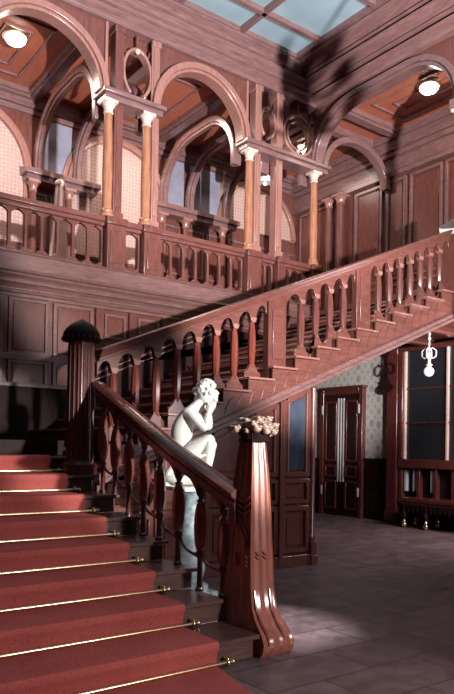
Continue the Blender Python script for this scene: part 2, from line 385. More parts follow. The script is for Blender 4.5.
# glazed bookcase-like window in the hall wall
wd = struct('window_1', MB().box(XB-.10, XB-.06, 7.6, 8.86, 1.3, 3.45), GLASSD)
wf_ = MB().box(XB-.2, XB-.05, 7.0, 8.97, 3.45, 3.56).box(XB-.22, XB-.05, 7.0, 8.97, 1.12, 1.3).box(XB-.2, XB-.05, 8.88, 8.97, 1.3, 3.45)
build('window_frame', wf_, DARK, wd, bevel=.012)
for y in (8.855, 7.86): build('gilt_strip', MB().box(XB-.16, XB-.1, y-.016, y+.016, 1.3, 3.45), CAPIT, wd)
for z in (2.7, 2.02): build('glazing_bar', MB().box(XB-.13, XB-.1, 7.6, 8.84, z-.014, z+.014), DARK, wd)
lp = MB().box(XB-.2, XB-.05, 7.0, 8.97, .42, .5)
for y in (8.93, 8.5, 8.1, 7.7): lp.box(XB-.17, XB-.05, y-.04, y+.04, .5, 1.12)
build('lower_frame', lp, DARK, wd, bevel=.01)
for y in (8.83, 8.62, 8.52, 8.2, 8.1): build('pale_slat', MB().box(XB-.13, XB-.05, y-.028, y+.028, .66, 1.08), CUTGL, wd)

# carved bench below the window
bn = thing('carved_bench', 'dark carved wooden bench with gilt ball feet against far hall wall', 'bench', (XB-.45, 7.8, 0))
build('seat', MB().box(XB-.72, XB-.24, 6.98, 8.52, .5, .57).box(XB-.70, XB-.24, 7.02, 8.48, .44, .5), DARK, bn, bevel=.01)
ap = MB()
for k in range(14):
    y = 7.05+k*.1; ap.prism([(y, .44), (y+.1, .44), (y+.08, .36), (y+.05, .3), (y+.02, .36)], 'x', XB-.69, XB-.65)
build('carved_apron', ap, BLACKW, bn)
for y in (8.42, 7.92, 7.1):
    for x in (XB-.66, XB-.3):
        build('leg', MB().lathe((x, y, .16), [(0, .03), (.04, .045), (.12, .05), (.2, .03), (.24, .045), (.3, .03)], 10), BLACKW, bn)
        build('foot', MB().ball((x, y, .055), .05, 8, sz=1.1).lathe((x, y, .1), [(0, .03), (.03, .04), (.06, .025)], 10), GOLD, bn)

# ------------------------------------------------------------------ skylight and main cornice
def cornice_profile(base, zs):  # list (z0,z1,projection)
    return zs
CP = [(8.0, 8.09, .06), (8.09, 8.16, .12), (8.16, 8.22, .09), (8.22, 8.30, .16), (8.30, 8.33, .20), (8.33, 8.40, .14), (8.40, 8.47, .22), (8.47, 8.52, .27), (8.52, 8.60, .24)]
CO = ogee([(8.0, 8.03, .04, .04, 'f'), (8.03, 8.09, .04, .1, 'c'), (8.09, 8.13, .1, .125, 'r'), (8.13, 8.2, .08, .08, 'f'), (8.2, 8.235, .09, .13, 'r'), (8.235, 8.33, .11, .2, 's'), (8.33, 8.35, .2, .2, 'f'), (8.35, 8.42, .13, .15, 'f'), (8.42, 8.46, .15, .2, 'r'), (8.46, 8.54, .17, .26, 'c'), (8.54, 8.6, .26, .29, 'r')])
c1 = MB().prism([(YG+.25, 8.0)]+[(YG-p, z) for p, z in CO]+[(YG+.25, 8.6)], 'x', -2, XS)
struct('trim_3', c1, PINKH)
struct('trim_7', MB().box(-2, XS, YG, YG+.25, 8.6, 8.9), PINKH)
c2 = MB().prism([(XS+.25, 8.0)]+[(XS-p*2.7+.06, z) for p, z in CO]+[(XS+.25, 8.6)], 'y', -4, YG-.02)
struct('trim_4', c2, PINKY)
GX, GY, GZ = 8.27, 9.22, 8.66
fr = MB().box(-2, GX+.1, GY, GY+.2, 8.6, 8.75).box(GX, GX+.6, -4, GY+.2, 8.6, 8.75)
struct('trim_5', fr, PINKH, bevel=.006)
sk = struct('window_2', MB().box(-2, GX, -4, GY, GZ+.03, GZ+.05), SKYG)
xk = [GX-1.25*k for k in range(1, 8)]; yk = [8.63-1.25*k for k in range(0, 9)]
for x in xk: build('glazing_bar', MB().box(x-.04, x+.04, -4, GY, GZ-.06, GZ+.03), PINKY, sk)
for y in yk: build('glazing_bar', MB().box(-2, GX, y-.04, y+.04, GZ-.06, GZ+.03), PINKH, sk)
struct('ceiling', MB().box(-2.2, GX+3.2, -4.2, YB+.2, 9.0, 9.1), WOOD)

# ------------------------------------------------------------------ gallery arcade
IZ = 6.9
def arch_front(name, cx, a, b, label):
    m1 = MB().band('y', (cx, IZ), a, b, .05, YG-.06, YG+.16, n=36).band('y', (cx, IZ), a+.05, b+.05, .1, YG-.1, YG+.2, n=36)
    t = thing(name, label, 'arch', (cx, YG, IZ), 'round arches of the upper gallery')
    build('archivolt', m1, PINKW, t, bevel=.008)
    # spandrel filling between arch and cornice
    w = a+.15; n = 18
    for s in (-1, 1):
        pts = [(cx+s*w, 8.0), (cx, 8.0)]+[(cx+s*math.sin(PI/2*i/n)*w, IZ+math.cos(PI/2*i/n)*(b+.15)) for i in range(n+1)]
        pts = [p for i, p in enumerate(pts) if not (i == 1)] if IZ+b+.15 >= 8.0 else pts
        pts = [(x, min(z, 7.995)) for x, z in pts]
        build('spandrel', MB().prism(pts, 'y', YG+.02, YG+.1), WOOD, t)
    for s in (-1, 1):
        x0, x1 = sorted((cx+s*(w-.05), cx+s*w)); build('spandrel_frame', MB().box(x0, x1, YG-.02, YG+.12, IZ+.05, 7.99), PINKW, t, bevel=.006)
    return t
arch_front('gallery_arch', 3.62, .87, .81, 'round arch at upper left with glowing lamp visible beyond it')
arch_front('gallery_arch', 6.40, .84, .85, 'middle round arch of upper gallery between the two column pairs')

def lintel(x0, x1, label):
    m = MB().box(x0, x1, YG-.12, YG+.22, IZ-.14, IZ-.05).box(x0-.04, x1+.04, YG-.17, YG+.26, IZ-.05, IZ+.02)
    return tag(build('lintel', m, PINKH, bevel=.01, loc=((x0+x1)/2, YG, IZ-.14)), label, 'beam', 'carved lintels on the gallery columns')
lintel(4.56, 5.58, 'short moulded wooden lintel joining the left pair of gallery columns')
lintel(7.3, 9.28, 'long moulded wooden lintel running into corner from the right column pair')

RT = 4.97
def column(x, y, label, zt=IZ-.14, zb=RT, r=.075, mat=GOLDW, grp='slender turned gallery columns'):
    t = thing('gallery_column', label, 'column', (x, y, zb), grp); CAPIT = globals()['CAPIT'] if y < 10 and x < 10 else PINKW
    h = zt-zb
    build('base', MB().lathe((x, y, zb), [(0, r*1.45), (.05, r*1.45), (.07, r*1.1), (.1, r*1.25), (.13, r*1.05)], 16), mat, t)
    build('shaft', MB().lathe((x, y, zb+.13), [(0, r*.95), (h*.3, r*1.05), (h-.4, r*.85), (h-.33, r*.85)], 16), mat, t)
    cap = MB().lathe((x, y, zt-.2), [(0, r*.85), (.02, r*1.1), (.035, r*.9), (.1, r*1.05), (.15, r*1.5), (.155, r*1.6)], 16)
    cp_ = build('capital', cap, CAPIT, t, bevel=.005)
    build('abacus', MB().box(x-r*1.5, x+r*1.5, y-r*1.5, y+r*1.5, zt-.045, zt), CAPIT, cp_, bevel=.005)
    return t
column(4.66, YG-.02, 'golden slender column left of square post, beside the left arch')
column(5.33, YG-.02, 'golden slender column on rail at left springing of middle arch')
column(7.42, YG-.02, 'golden slender column on rail at right springing of middle arch')
column(9.0, YG-.02, 'golden slender corner column rising behind the upper stair handrail')
column(9.05, 6.28, 'slender column of the side arcade at right edge')
def post(x, w, label, z0=RT):
    m = MB().box(x-w/2, x+w/2, YG-.02, YG+.16, z0, 7.995).box(x-w/2-.02, x+w/2+.02, YG-.04, YG+.18, z0, z0+.12)
    m.box(x-w/2+.03, x+w/2-.03, YG-.035, YG, z0+.2, IZ-.2).box(x-w/2-.02, x+w/2+.02, YG-.04, YG+.18, 7.9, 7.995)
    return tag(build('square_post', m, PINKW if x > 5.2 else WOOD, bevel=.008, loc=(x, YG, z0)), label, 'post', 'square posts of the gallery arcade')
post(4.84, .15, 'square wooden post right of leftmost column, rising to the cornice')
post(5.5, .12, 'square wooden post right of second column, rising to the cornice')
post(7.62, .14, 'square wooden post beside right column of middle arch, rising to cornice')
post(8.13, .15, 'lone square wooden post nearest the dark corner, rising to cornice')

# ornament panels above lintels
def ornament(x0, x1, cx, cz, r, label, full=True):
    t = thing('openwork_panel', label, 'ornament', (cx, YG, cz-r))
    m = MB()
    if full:
        m.band('y', (cx, cz), r, r, .05, YG, YG+.14, 0, 2*PI, 36).band('y', (cx, cz), r*.72, r*.72, .035, YG+.02, YG+.1, 0, 2*PI, 36)
    else:
        m.band('y', (cx, cz), r, r*1.6, .05, YG, YG+.14, -.35*PI, 1.35*PI, 36)
    build('ring', m, PINKW, t, bevel=.006)
    for a in range(4) if full else range(2):
        q = PI/4+a*PI/2 if full else PI/4+a*PI/2
        p0 = (cx+math.cos(q)*(r+.04), YG+.06, cz+math.sin(q)*(r if full else r*1.6)+.02)
        p1 = (cx+math.cos(q)*(r+.3), YG+.06, cz+math.sin(q)*(r+.3 if full else r*1.6+.3))
        p1 = (max(x0, min(x1, p1[0])), p1[1], min(7.97, max(IZ+.04, p1[2])))
        if (Vector(p1)-Vector(p0)).length > .05: build('strut', MB().tube([p0, p1], .02), WOOD, t)
    build('strut', MB().box(cx-.02, cx+.02, YG+.03, YG+.08, cz+(r+.05 if full else r*1.6+.05), 7.99), WOOD, t)
    bk = MB().box(x0-.02, x1+.02, YG+.15, YG+.18, 7.72, 7.995)
    build('head_panel', bk, WOOD, t)
    kb = MB().ball((cx, YG+.02, cz+(r*1.6 if not full else -r*.85)), .045)
    build('boss', kb, CAPIT, t)
    return t
ornament(4.92, 5.43, 5.17, 7.38, .22, 'openwork oval ornament panel above the left lintel', False)
ornament(7.7, 8.05, 7.87, 7.4, .15, 'narrow openwork oval ornament between two posts right of arch', False)
ornament(8.2, 9.0, 8.62, 7.38, .34, 'round openwork ring ornament in the corner above long lintel')

# transverse ribs over the gallery walk
def flat_arch(y0, y1, z0, zt, r0, r1, rz_):
    """basket arch: path from the far foot up, flat, and down to the near foot"""
    n = 12; pts = [(y1, z0), (y1, zt-rz_)]
    pts += [(y1-r1+r1*math.cos(PI/2*k/n), zt-rz_+rz_*math.sin(PI/2*k/n)) for k in range(1, n+1)]
    pts += [(y0+r0-r0*math.sin(PI/2*k/n), zt-rz_+rz_*math.cos(PI/2*k/n)) for k in range(0, n+1)]
    pts += [(y0, z0)]
    return pts[::-1]
def rib(x, label, zt=7.6, w=.17):
    pts = flat_arch(YG+.3, YB-.2, 6.56, zt, .8, 1.1, .85)
    m = MB().path('x', pts, -.1, x-w/2, x+w/2).path('x', flat_arch(YG+.35, YB-.25, 6.56, zt-.05, .75, 1.05, .82), -.05, x-w/2+.04, x+w/2-.04)
    return tag(build('vault_rib', m, PINKY, bevel=.008, loc=(x, (YG+YB)/2, 6.56)), label, 'arch', 'transverse arched ribs over the gallery')
for x, lb in ((4.62, 'left rib of the double ribs seen through left arch'), (5.38, 'right rib of the double ribs seen through left arch'),
              (7.32, 'left of the three curved ribs seen through middle arch'), (7.98, 'second of the three curved ribs seen through middle arch'),
              (8.95, 'rightmost curved rib seen through middle arch')): rib(x, lb)
# little columns at the back carrying the ribs
proto = None
for i, (x, lb) in enumerate(((4.5, 'short pale column on far gallery wall under left rib'), (5.2, 'short column on far gallery wall under second rib'),
              (7.25, 'short column on far gallery wall, left of three in middle arch'), (7.85, 'short column on far gallery wall, centre of three in middle arch'), (8.82, 'short column on far gallery wall, right of three in middle arch'))):
    column(x, YB-.2, lb, zt=6.32, zb=GF, r=.075, mat=WOOD, grp='short columns against the far gallery wall')
column(XB-.15, 11.08, 'left dark column of pair on side gallery wall', zt=7.15, zb=GF, r=.085, mat=WOOD, grp='paired wall columns of the side gallery')
column(XB-.15, 10.72, 'right dark column of pair on side gallery wall', zt=7.15, zb=GF, r=.1, mat=WOOD, grp='paired wall columns of the side gallery')

# side arcade arch (plane X = XS)
t = thing('side_arch', 'wide curved arch of the side gallery at upper right with lamp beyond', 'arch', (XS, 7.42, IZ))
A0, A1 = 6.4, 9.42
build('archivolt', MB().path('x', flat_arch(A0, A1, IZ+.02, 7.78, .9, 1.0, .8), -.06, XS-.06, XS+.16).path('x', flat_arch(A0-.06, A1+.06, IZ+.02, 7.84, .96, 1.06, .86), -.09, XS-.1, XS+.2), PINKY, t, bevel=.008)
n = 12
for yc, sg, rr_ in ((A1+.15, 1, 1.15), (A0-.15, -1, 1.05)):
    pts = [(yc, 7.995), (yc-sg*rr_, 7.995)]+[(yc-sg*rr_+sg*rr_*math.sin(PI/2*k/n), 7.93-.95+.95*math.cos(PI/2*k/n)) for k in range(n+1)]
    build('spandrel', MB().prism(pts, 'x', XS+.02, XS+.12), WOOD, t)
build('head_panel', MB().box(XS+.02, XS+.12, A0+.9, A1-1.0, 7.925, 7.995), WOOD, t)
tag(build('lintel', MB().box(XS-.12, XS+.22, 5.3, 6.42, IZ-.14, IZ+.02), PINKY, bevel=.01, loc=(XS, 5.9, IZ-.14)), 'short lintel of the side arcade at right edge', 'beam')
# rib across the side gallery at the corner
m = MB().band('y', ((XS+XB)/2+.03, 6.9), .85, .68, .12, 9.38, 9.56, n=32)
tag(build('vault_rib', m, PINKH, bevel=.008, loc=((XS+XB)/2, 9.46, 6.9)), 'curved rib crossing the side gallery behind the wide arch', 'arch')

# ------------------------------------------------------------------ gallery balustrade
def gallery_railing(x0, x1, label, rail_ext=0):
    t = thing('gallery_railing', label, 'railing', ((x0+x1)/2, YG, 4.17), 'balustrade runs of the upper gallery')
    build('handrail', MB().box(x0, x1, YG-.08, YG+.16, 4.89, 4.97).box(x0, x1, YG-.05, YG+.13, 4.83, 4.89), WOODH, t, bevel=.012)
    build('bottom_rail', MB().box(x0, x1, YG-.03, YG+.11, 4.17, 4.22), WOODH, t, bevel=.006)
    n = max(1, round((x1-x0)/.232)); s = (x1-x0)/n
    h0, h1 = 4.22, 4.83
    def prof(cx, l, r):   # waisted board baluster with rounded corners
        pts = []; q = .06; wd = .027
        R = [(h0, s/2), (h0+.012, s/2-.012)]+[(h0+.012+.055*math.sin(PI/2*i/4)*1, wd+(s/2-.012-wd)*(1-math.sin(PI/2*(i)/4))) for i in range(1, 5)]
        R += [(h0+.3, wd*.8)]
        R2 = [(h0+h1-z, w) for z, w in R[::-1][1:]]
        R = R+R2
        if r: pts += [(cx+w, z) for z, w in R]
        else: pts += [(cx, h0), (cx, h1)]
        if l: pts += [(cx-w, z) for z, w in R[::-1]]
        else: pts += [(cx, h1), (cx, h0)]
        return pts
    for k in range(n+1):
        cx = x0+k*s
        m = MB().prism(prof(cx, k > 0, k < n), 'y', YG+.01, YG+.065)
        build('baluster', m, WOOD, t, bevel=.006)
    return t
gallery_railing(2.94, 4.62, 'left run of gallery balustrade below the left arch')
gallery_railing(4.97, 5.26, 'short run of gallery balustrade below the left lintel')
gallery_railing(5.6, 7.33, 'middle run of gallery balustrade below the middle arch')
gallery_railing(7.68, 8.03, 'short run of gallery balustrade between two right pedestals')
gallery_railing(8.25, 8.9, 'rightmost run of gallery balustrade leading to corner column')
gallery_railing(1.2, 2.94, 'outermost left run of gallery balustrade at picture edge')
def pedestal(x0, x1, label):
    m = MB().box(x0, x1, YG-.12, YG+.18, 4.17, 4.86).box(x0-.02, x1+.02, YG-.15, YG+.2, 4.86, 4.97).box(x0+.05, x1-.05, YG-.135, YG-.1, 4.27, 4.77)
    return tag(build('pedestal', m, WOOD, bevel=.01, loc=((x0+x1)/2, YG, 4.17)), label, 'pedestal', 'rail pedestals of the upper gallery')
pedestal(4.63, 4.95, 'square rail pedestal under leftmost column and post')
pedestal(5.27, 5.58, 'square rail pedestal under second column and post')
pedestal(7.35, 7.66, 'square rail pedestal under the middle arch right column')
pedestal(8.05, 8.23, 'narrow rail pedestal under the lone square post')
pedestal(8.9, 9.14, 'square rail pedestal under the golden corner column')

# ------------------------------------------------------------------ lower flight
def tread_edge(i): return [3.085, 3.095, 3.12, 3.10, 3.08, 3.07, 3.06, 3.05, 3.05][i]
st = thing('lower_staircase', 'lower flight of dark wooden steps climbing from floor to landing', 'staircase', (1.8, 5.4, 0))
SX0 = .5
for i in range(NSTEP-1):
    y = YF+i*T1; z = R1*(i+1); xe = tread_edge(i)
    m = MB().box(SX0, xe-.03, y+.015, y+T1+.015, z-R1+.001, z-.035).box(SX0, xe, y-.025, y+T1+.014, z-.034, z)
    build('step', m, TREAD, st, bevel=.008)
m = MB().box(SX0, 3.05, YF+8*T1-.02, YF+8*T1-.001, LAND-R1, LAND-.16)
sp = [(YF+.05, 0), (YF+8*T1-.03, 0), (YF+8*T1-.03, 8*R1-.2), (YF+.05, .0)]
build('side_string', MB().prism([(YF+.5, 0), (YF+8*T1-.02, 0), (YF+8*T1-.02, 8*R1-.17), (YF+.5, .02)], 'x', 2.95, 3.0), DARK, st)
# carpet runner, a real thickness over each tread and riser
CX0, CX1, CT = .95, 2.71, .014
outer, inner = [], []
outer.append((YF-.55, CT)); inner.append((YF-.55, .001))
for i in range(8):
    y = YF+i*T1; z = R1*(i+1); zb = R1*i
    outer += [(y-CT-.002, zb+CT), (y-CT-.008, z-.07), (y-.025-CT, z-.045), (y-.032-CT, z-.015), (y-.028-CT*.4, z+CT*.7), (y-.01, z+CT)]
    inner += [(y+.003, zb+.001), (y+.003, z-.05), (y-.027, z-.04), (y-.027, z-.012), (y-.027, z+.001), (y-.01, z+.001)]
ye = YF+8*T1-.03
outer.append((ye, 8*R1+CT)); inner.append((ye, 8*R1+.001))
m = MB(); vs = []
fx = lambda i: CX1-(.12 if i == 0 else 0)
for i, p in enumerate(outer): vs += [(CX0, p[0], p[1]), (fx(i), p[0], p[1])]
no = len(outer)
for i, p in enumerate(inner): vs += [(CX0, p[0], p[1]), (fx(i), p[0], p[1])]
fs = []
for i in range(no-1):
    fs.append((2*i, 2*i+1, 2*i+3, 2*i+2)); o = 2*no
    fs.append((o+2*i, o+2*i+2, o+2*i+3, o+2*i+1))
    fs.append((2*i, 2*i+2, o+2*i+2, o+2*i)); fs.append((2*i+1, o+2*i+1, o+2*i+3, 2*i+3))
fs += [(0, 2*no, 2*no+1, 1), (2*no-2, 2*no-1, 4*no-1, 4*no-2)]
m.add(vs, fs)
tag(build('stair_carpet', m, CARPET, loc=(1.8, YF, 0)), 'red carpet runner covering the lower wooden steps', 'carpet')
# stair rods
names = ['at the foot of the bottom step', 'second from the floor', 'third from the floor', 'fourth from the floor', 'fifth from the floor', 'sixth from the floor', 'seventh from the floor', 'topmost of the eight on the red carpet']
r0 = None
for i in range(8):
    y = YF+i*T1-.035; z = R1*i+CT+.014
    if r0 is None:
        r0 = thing('stair_rod', 'brass stair rod '+names[i], 'stair rod', (1.8, y, z), 'brass stair rods')
        build('rod', MB().tube([(CX0-.12, y, z), (CX1+.12, y, z)], .015, 10), BRASS, r0)
        for x in (CX0-.08, CX1+.08): build('bracket', MB().box(x-.012, x+.012, y-.016, y+.034, z-.012, z+.03).ball((x, y-.004, z+.0), .022, 8), BRASS, r0, bevel=.003)
        for x in (CX0-.125, CX1+.125): build('finial', MB().ball((x, y, z), .019, 8), BRASS, r0)
    else: dup(r0, (1.8, y, z), 'brass stair rod '+names[i])

# lower railing
LR = thing('stair_railing', 'dark carved railing of lower flight with bulbous spindle balusters', 'railing', (3.05, 5.3, .2))
def rz(y): return 1.12+.424*(y-4.06)
RX = 3.08
def rx(y): return 3.06+max(0, 4.9-y)*.09
prof = [(-.075, .0), (-.08, .02), (-.06, .042), (-.03, .055), (.03, .055), (.06, .042), (.08, .02), (.075, .0), (.05, -.015), (.042, -.05), (.052, -.06), (.042, -.12), (-.042, -.12), (-.052, -.06), (-.042, -.05), (-.05, -.015)]
ysr = [4.06, 4.3, 4.6, 4.9, 5.4, 5.9, 6.32]
m = MB(); vs = []
for y in ysr: vs += [(rx(y)+p[0], y, rz(y)+p[1]) for p in prof]
k = len(prof)
m.add(vs, [(i*k+j, i*k+(j+1) % k, (i+1)*k+(j+1) % k, (i+1)*k+j) for i in range(len(ysr)-1) for j in range(k)], True)
m.add(vs, [tuple(range(k-1, -1, -1)), tuple(range(len(vs)-k, len(vs)))])
build('handrail', m, DARKH, LR)
def spindle(y):
    x = rx(y)-.01; i = int((y-YF)/T1); zb = R1*(i+1); zt = rz(y)-.12+.0; h = zt-zb
    foot = .2+((y-YF)/T1-i)*.13
    lz = foot+.01; lh = h-.13-lz
    P = [(lz+lh*t, .018+.036*math.sin(PI*min(1, t))**.5) for t in [k/18 for k in range(19)]]
    o = build('baluster', MB().lathe((x, y, zb), P, 8, 1.0, 1.0, PI/8), LENS, LR)
    build('turned_foot', MB().lathe((x, y, zb), [(0, .034), (.02, .034), (.03, .024), (foot-.04, .021), (foot-.02, .036), (foot, .038), (foot+.03, .022)], 12), DARK, o)
    build('turned_neck', MB().lathe((x, y, zb), [(h-.15, .02), (h-.125, .036), (h-.11, .018), (h-.08, .03), (h-.05, .03), (h-.03, .018), (h+.02, .03)], 10), DARK, o)
    # curved brace between the feet
    if y > 4.3:
        y2 = y-.285; i2 = int((y2-YF)/T1); f2 = R1*(i2+1)+.2+((y2-YF)/T1-i2)*.13
        zA = zb+foot-.02; zB = f2-.02; x2 = rx(y2)-.01
        q = [(x+(x2-x)*k/10, y-.03-(y-y2-.065)*(1-math.cos(PI/2*k/10)), zA-(zA-zB)*math.sin(PI/2*k/10)) for k in range(11)]
        build('scroll_brace', MB().tube(q, [.012]*9+[.016, .02], 8), DARK, LR)
for y in (4.22, 4.5, 4.79, 5.08, 5.36, 5.64, 5.92, 6.18): spindle(y)
# arched spandrels under the handrail
m = MB(); yb = [4.06, 4.21, 4.5, 4.79, 5.08, 5.36, 5.64, 5.92, 6.18, 6.32]
for a, b in zip(yb[:-1], yb[1:]):
    n = 8; pts = [(a, rz(a)-.1), (b, rz(b)-.1)]
    for i in range(n+1):
        t = 1-i/n; y = a+(b-a)*t; pts.append((y, rz(y)-.12-.085*(abs(2*t-1))**2.2))
    m.prism(pts, 'x', 3.045+max(0, 4.9-(a+b)/2)*.09-.02, 3.045+max(0, 4.9-(a+b)/2)*.09+.02)
build('arched_valance', m, DARK, LR)

# big newel at the foot
NW = thing('newel_post', 'tall tapering carved newel post with flower capital at stair foot', 'newel post', (3.24, 4.0, 0), 'newel posts')
nx0, nx1 = 3.12, 3.36
def ring(z, x0, x1, y0, y1): return (z, x0, x1, y0, y1)
sec = [(0, 3.08, 3.37, 3.72, 4.27), (.04, 3.08, 3.37, 3.69, 4.27), (.1, 3.085, 3.37, 3.685, 4.26), (.16, 3.09, 3.36, 3.72, 4.25), (.2, 3.095, 3.36, 3.765, 4.24), (.25, 3.10, 3.345, 3.81, 4.235),
       (.32, 3.105, 3.34, 3.85, 4.23), (.45, 3.11, 3.335, 3.875, 4.22), (.7, 3.115, 3.33, 3.89, 4.20), (1.0, 3.125, 3.32, 3.905, 4.17), (1.3, 3.14, 3.305, 3.92, 4.13), (1.55, 3.155, 3.285, 3.94, 4.09)]
m = MB(); vs = []
def newel_ring(z, x0, x1, y0, y1):
    # rectangle with grooved faces: reeds
    pts = []; c = .018; g = .011
    def side(p0, p1, nrm):
        out = []; K = 12
        for i in range(K):
            t = i/K; d = 0
            if 0 < i: d = g*(1 if (i//2) % 2 else 0)
            out.append((p0[0]+(p1[0]-p0[0])*t-nrm[0]*d, p0[1]+(p1[1]-p0[1])*t-nrm[1]*d))
        return out
    pts += side((x0, y0), (x1, y0), (0, -1)); pts += side((x1, y0), (x1, y1), (1, 0)); pts += side((x1, y1), (x0, y1), (0, 1)); pts += side((x0, y1), (x0, y0), (-1, 0))
    return [(x, y, z) for x, y in pts]
rings = [newel_ring(*s) for s in sec]; K = len(rings[0])
for r in rings: vs += r
m.add(vs, [(i*K+j, i*K+(j+1) % K, (i+1)*K+(j+1) % K, (i+1)*K+j) for i in range(len(rings)-1) for j in range(K)], False)
m.add(vs, [tuple(range(K-1, -1, -1)), tuple(range(len(vs)-K, len(vs)))])
build('shaft', m, PINKW if False else wood('newel_mahogany', (.38, .13, .085), (.2, .06, .045), rough=.2, coat=.7), NW, bevel=0)
fl = MB()
rnd = random.Random(3)
cx, cy = 3.225, 4.01
for k in range(46):
    a = k*2.4; rr = .05+.125*math.sqrt((k % 23+.5)/23); zz = 1.605+.075*rnd.random()+(.03 if rr < .12 else -.01)
    x, y = cx+math.cos(a)*rr, cy+math.sin(a)*rr
    s = .026+.012*rnd.random(); fl.ball((x, y, zz), s, 6, sz=.8)
    for q in range(5):
        fl.ball((x+math.cos(q*1.257)*s*.85, y+math.sin(q*1.257)*s*.85, zz+s*.35), s*.45, 5, sz=.7)
build('flower_capital', fl, wood('carved_walnut', (.62, .46, .38), (.26, .14, .1), rough=.4, scale=(9, 9, 9)), NW)
build('neck', MB().lathe((cx, cy, 1.53), [(0, .1), (.01, .125), (.03, .11), (.07, .13), (.11, .155)], 4, rot=PI/4).lathe((cx, cy, 1.53), [(0, .09), (.11, .15)], 20), BLACKW, NW)
def rel(pts, r): build('carved_relief', MB().tube(pts, r, 6), LENS, NW)
xf = 3.118
for k in range(3):   # sweeping lines where the rail runs into the newel
    rel([(xf+.012-.004, 4.13-.0*k, 1.14-.035*k), (xf+.005, 4.06, 1.10-.04*k), (xf+.004, 3.98, 1.09-.05*k), (xf+.006, 3.92, 1.13-.05*k)], [.011, .012, .010, .005])
    rel([(xf+.012, 4.12, 1.05-.02*k), (xf+.002, 4.04, .99-.03*k), (xf, 3.96, .88-.03*k), (xf, 3.92+.01*k, .78-.02*k)], [.010, .01, .008, .004])
for y in (4.06, 3.94):
    for q in range(3): rel([(xf-.004, y, .70-.03*q), (xf-.016, y-.012, .685-.03*q), (xf-.004, y-.024, .67-.03*q)], .008)
for x in (3.17, 3.24):
    for q in range(2): rel([(x, 3.895, .72-.03*q), (x+.012, 3.885, .705-.03*q), (x+.024, 3.895, .69-.03*q)], .007)
for x in (3.14, 3.28):
    rel([(x, 3.87, .45), (x, 3.84, .30), (x, 3.785, .22), (x, 3.73, .17), (x, 3.683, .09)], [.008, .012, .014, .014, .008])

# upper-left newel
t = thing('newel_post', 'dark newel post with domed carved cap at the landing', 'newel post', (2.93, 6.5, 1.191), 'newel posts')
x, y = 2.94, 6.5
build('shaft', MB().lathe((x, y, 1.191), [(0, .18), (.1, .18), (.13, .14), (1.33, .132), (1.37, .15)], 8, rot=PI/8), DARK, t, bevel=.006)
rd = MB()
for k in range(8):
    for s in (-.3, .3):
        a = PI/4*k+s*.6; rd.tube([(x+math.cos(a)*.132, y+math.sin(a)*.132, 1.3), (x+math.cos(a)*.126, y+math.sin(a)*.126, 2.5)], .012, 6)
build('reeding', rd, DARK, t)
cp = MB().lathe((x, y, 2.53), [(0, .13), (.02, .165), (.06, .19), (.1, .185), (.15, .155), (.2, .1), (.235, .035), (.25, .005)], 24)
for k in range(20):
    a = PI/10*k; cp.ball((x+math.cos(a)*.178, y+math.sin(a)*.178, 2.57), .028, 6)
    if k % 2: cp.ball((x+math.cos(a)*.13, y+math.sin(a)*.13, 2.67), .024, 6)
build('carved_cap', cp, BLACKW, t)

# ------------------------------------------------------------------ upper flight
us = thing('upper_staircase', 'upper flight of wooden steps rising right towards the side gallery', 'staircase', (6, 7.7, 1.6))
for j in range(1, 17):
    x = TX(j); z = TZ(j); x1 = TX(j+1)+.01 if j < 16 else XS-.07
    if x > XS-.1: break
    m = MB().box(x, min(x1, XS-.06), YS+.02, YG-.16, z-.16+.001, z-.03)
    so = build('step', m, WOODH, us, bevel=.007)
    build('tread_nosing', MB().box(x-.03, min(x1, XS-.06), YS-.05, YG-.16, z-.029, z), PINKW, so, bevel=.007)
# string with sloped lower moulding
def sb(x): return 1.68+.407*(x-4.53)
XE = XS-.07
m = MB()
for j in range(0, 16):
    xa, xb = max(3.06, TX(j)), min(TX(j+1), XE)
    zt = TZ(j)-.03
    m.prism([(xa, sb(xa)), (xb, sb(xb)), (xb, zt), (xa, zt)], 'y', YS, YS+.05)
build('side_string', m, WOODH, us)
m = MB()
for (dz0, dz1, d) in ((-.015, .035, .04), (.035, .09, .025), (.09, .105, .035)):
    m.prism([(3.08, sb(3.08)+dz0), (XE, sb(XE)+dz0), (XE, sb(XE)+dz1), (3.08, sb(3.08)+dz1)], 'y', YS-d, YS+.01)
build('string_moulding', m, PINKH, us, bevel=.005)
# carved running leaf scrolls on the string
for j in range(3, 16):
    cv = MB(); x0 = TX(j)+.02; 
    if x0 > XE-.35: break
    for q in range(2):
        xx = x0+.18*q; zb = sb(xx)+.115; top = max(.05, nose(xx+.1)-.07-zb-.12)
        cv.tube([(xx, YS+.002, zb), (xx+.02, YS+.0, zb+top*.5), (xx+.07, YS-.002, zb+top*.85+.03), (xx+.16, YS+.002, zb+top+.06)], [.004, .01, .009, .003], 6)
    build('scroll_carving', cv, WOODH, us)
# soffit
m = MB().prism([(3.3, sb(3.3)-.0+.02), (XE, sb(XE)+.02), (XE, sb(XE)+.06), (3.3, sb(3.3)+.06)], 'y', YS+.05, YG-.3)
build('soffit', m, WOODH, us)

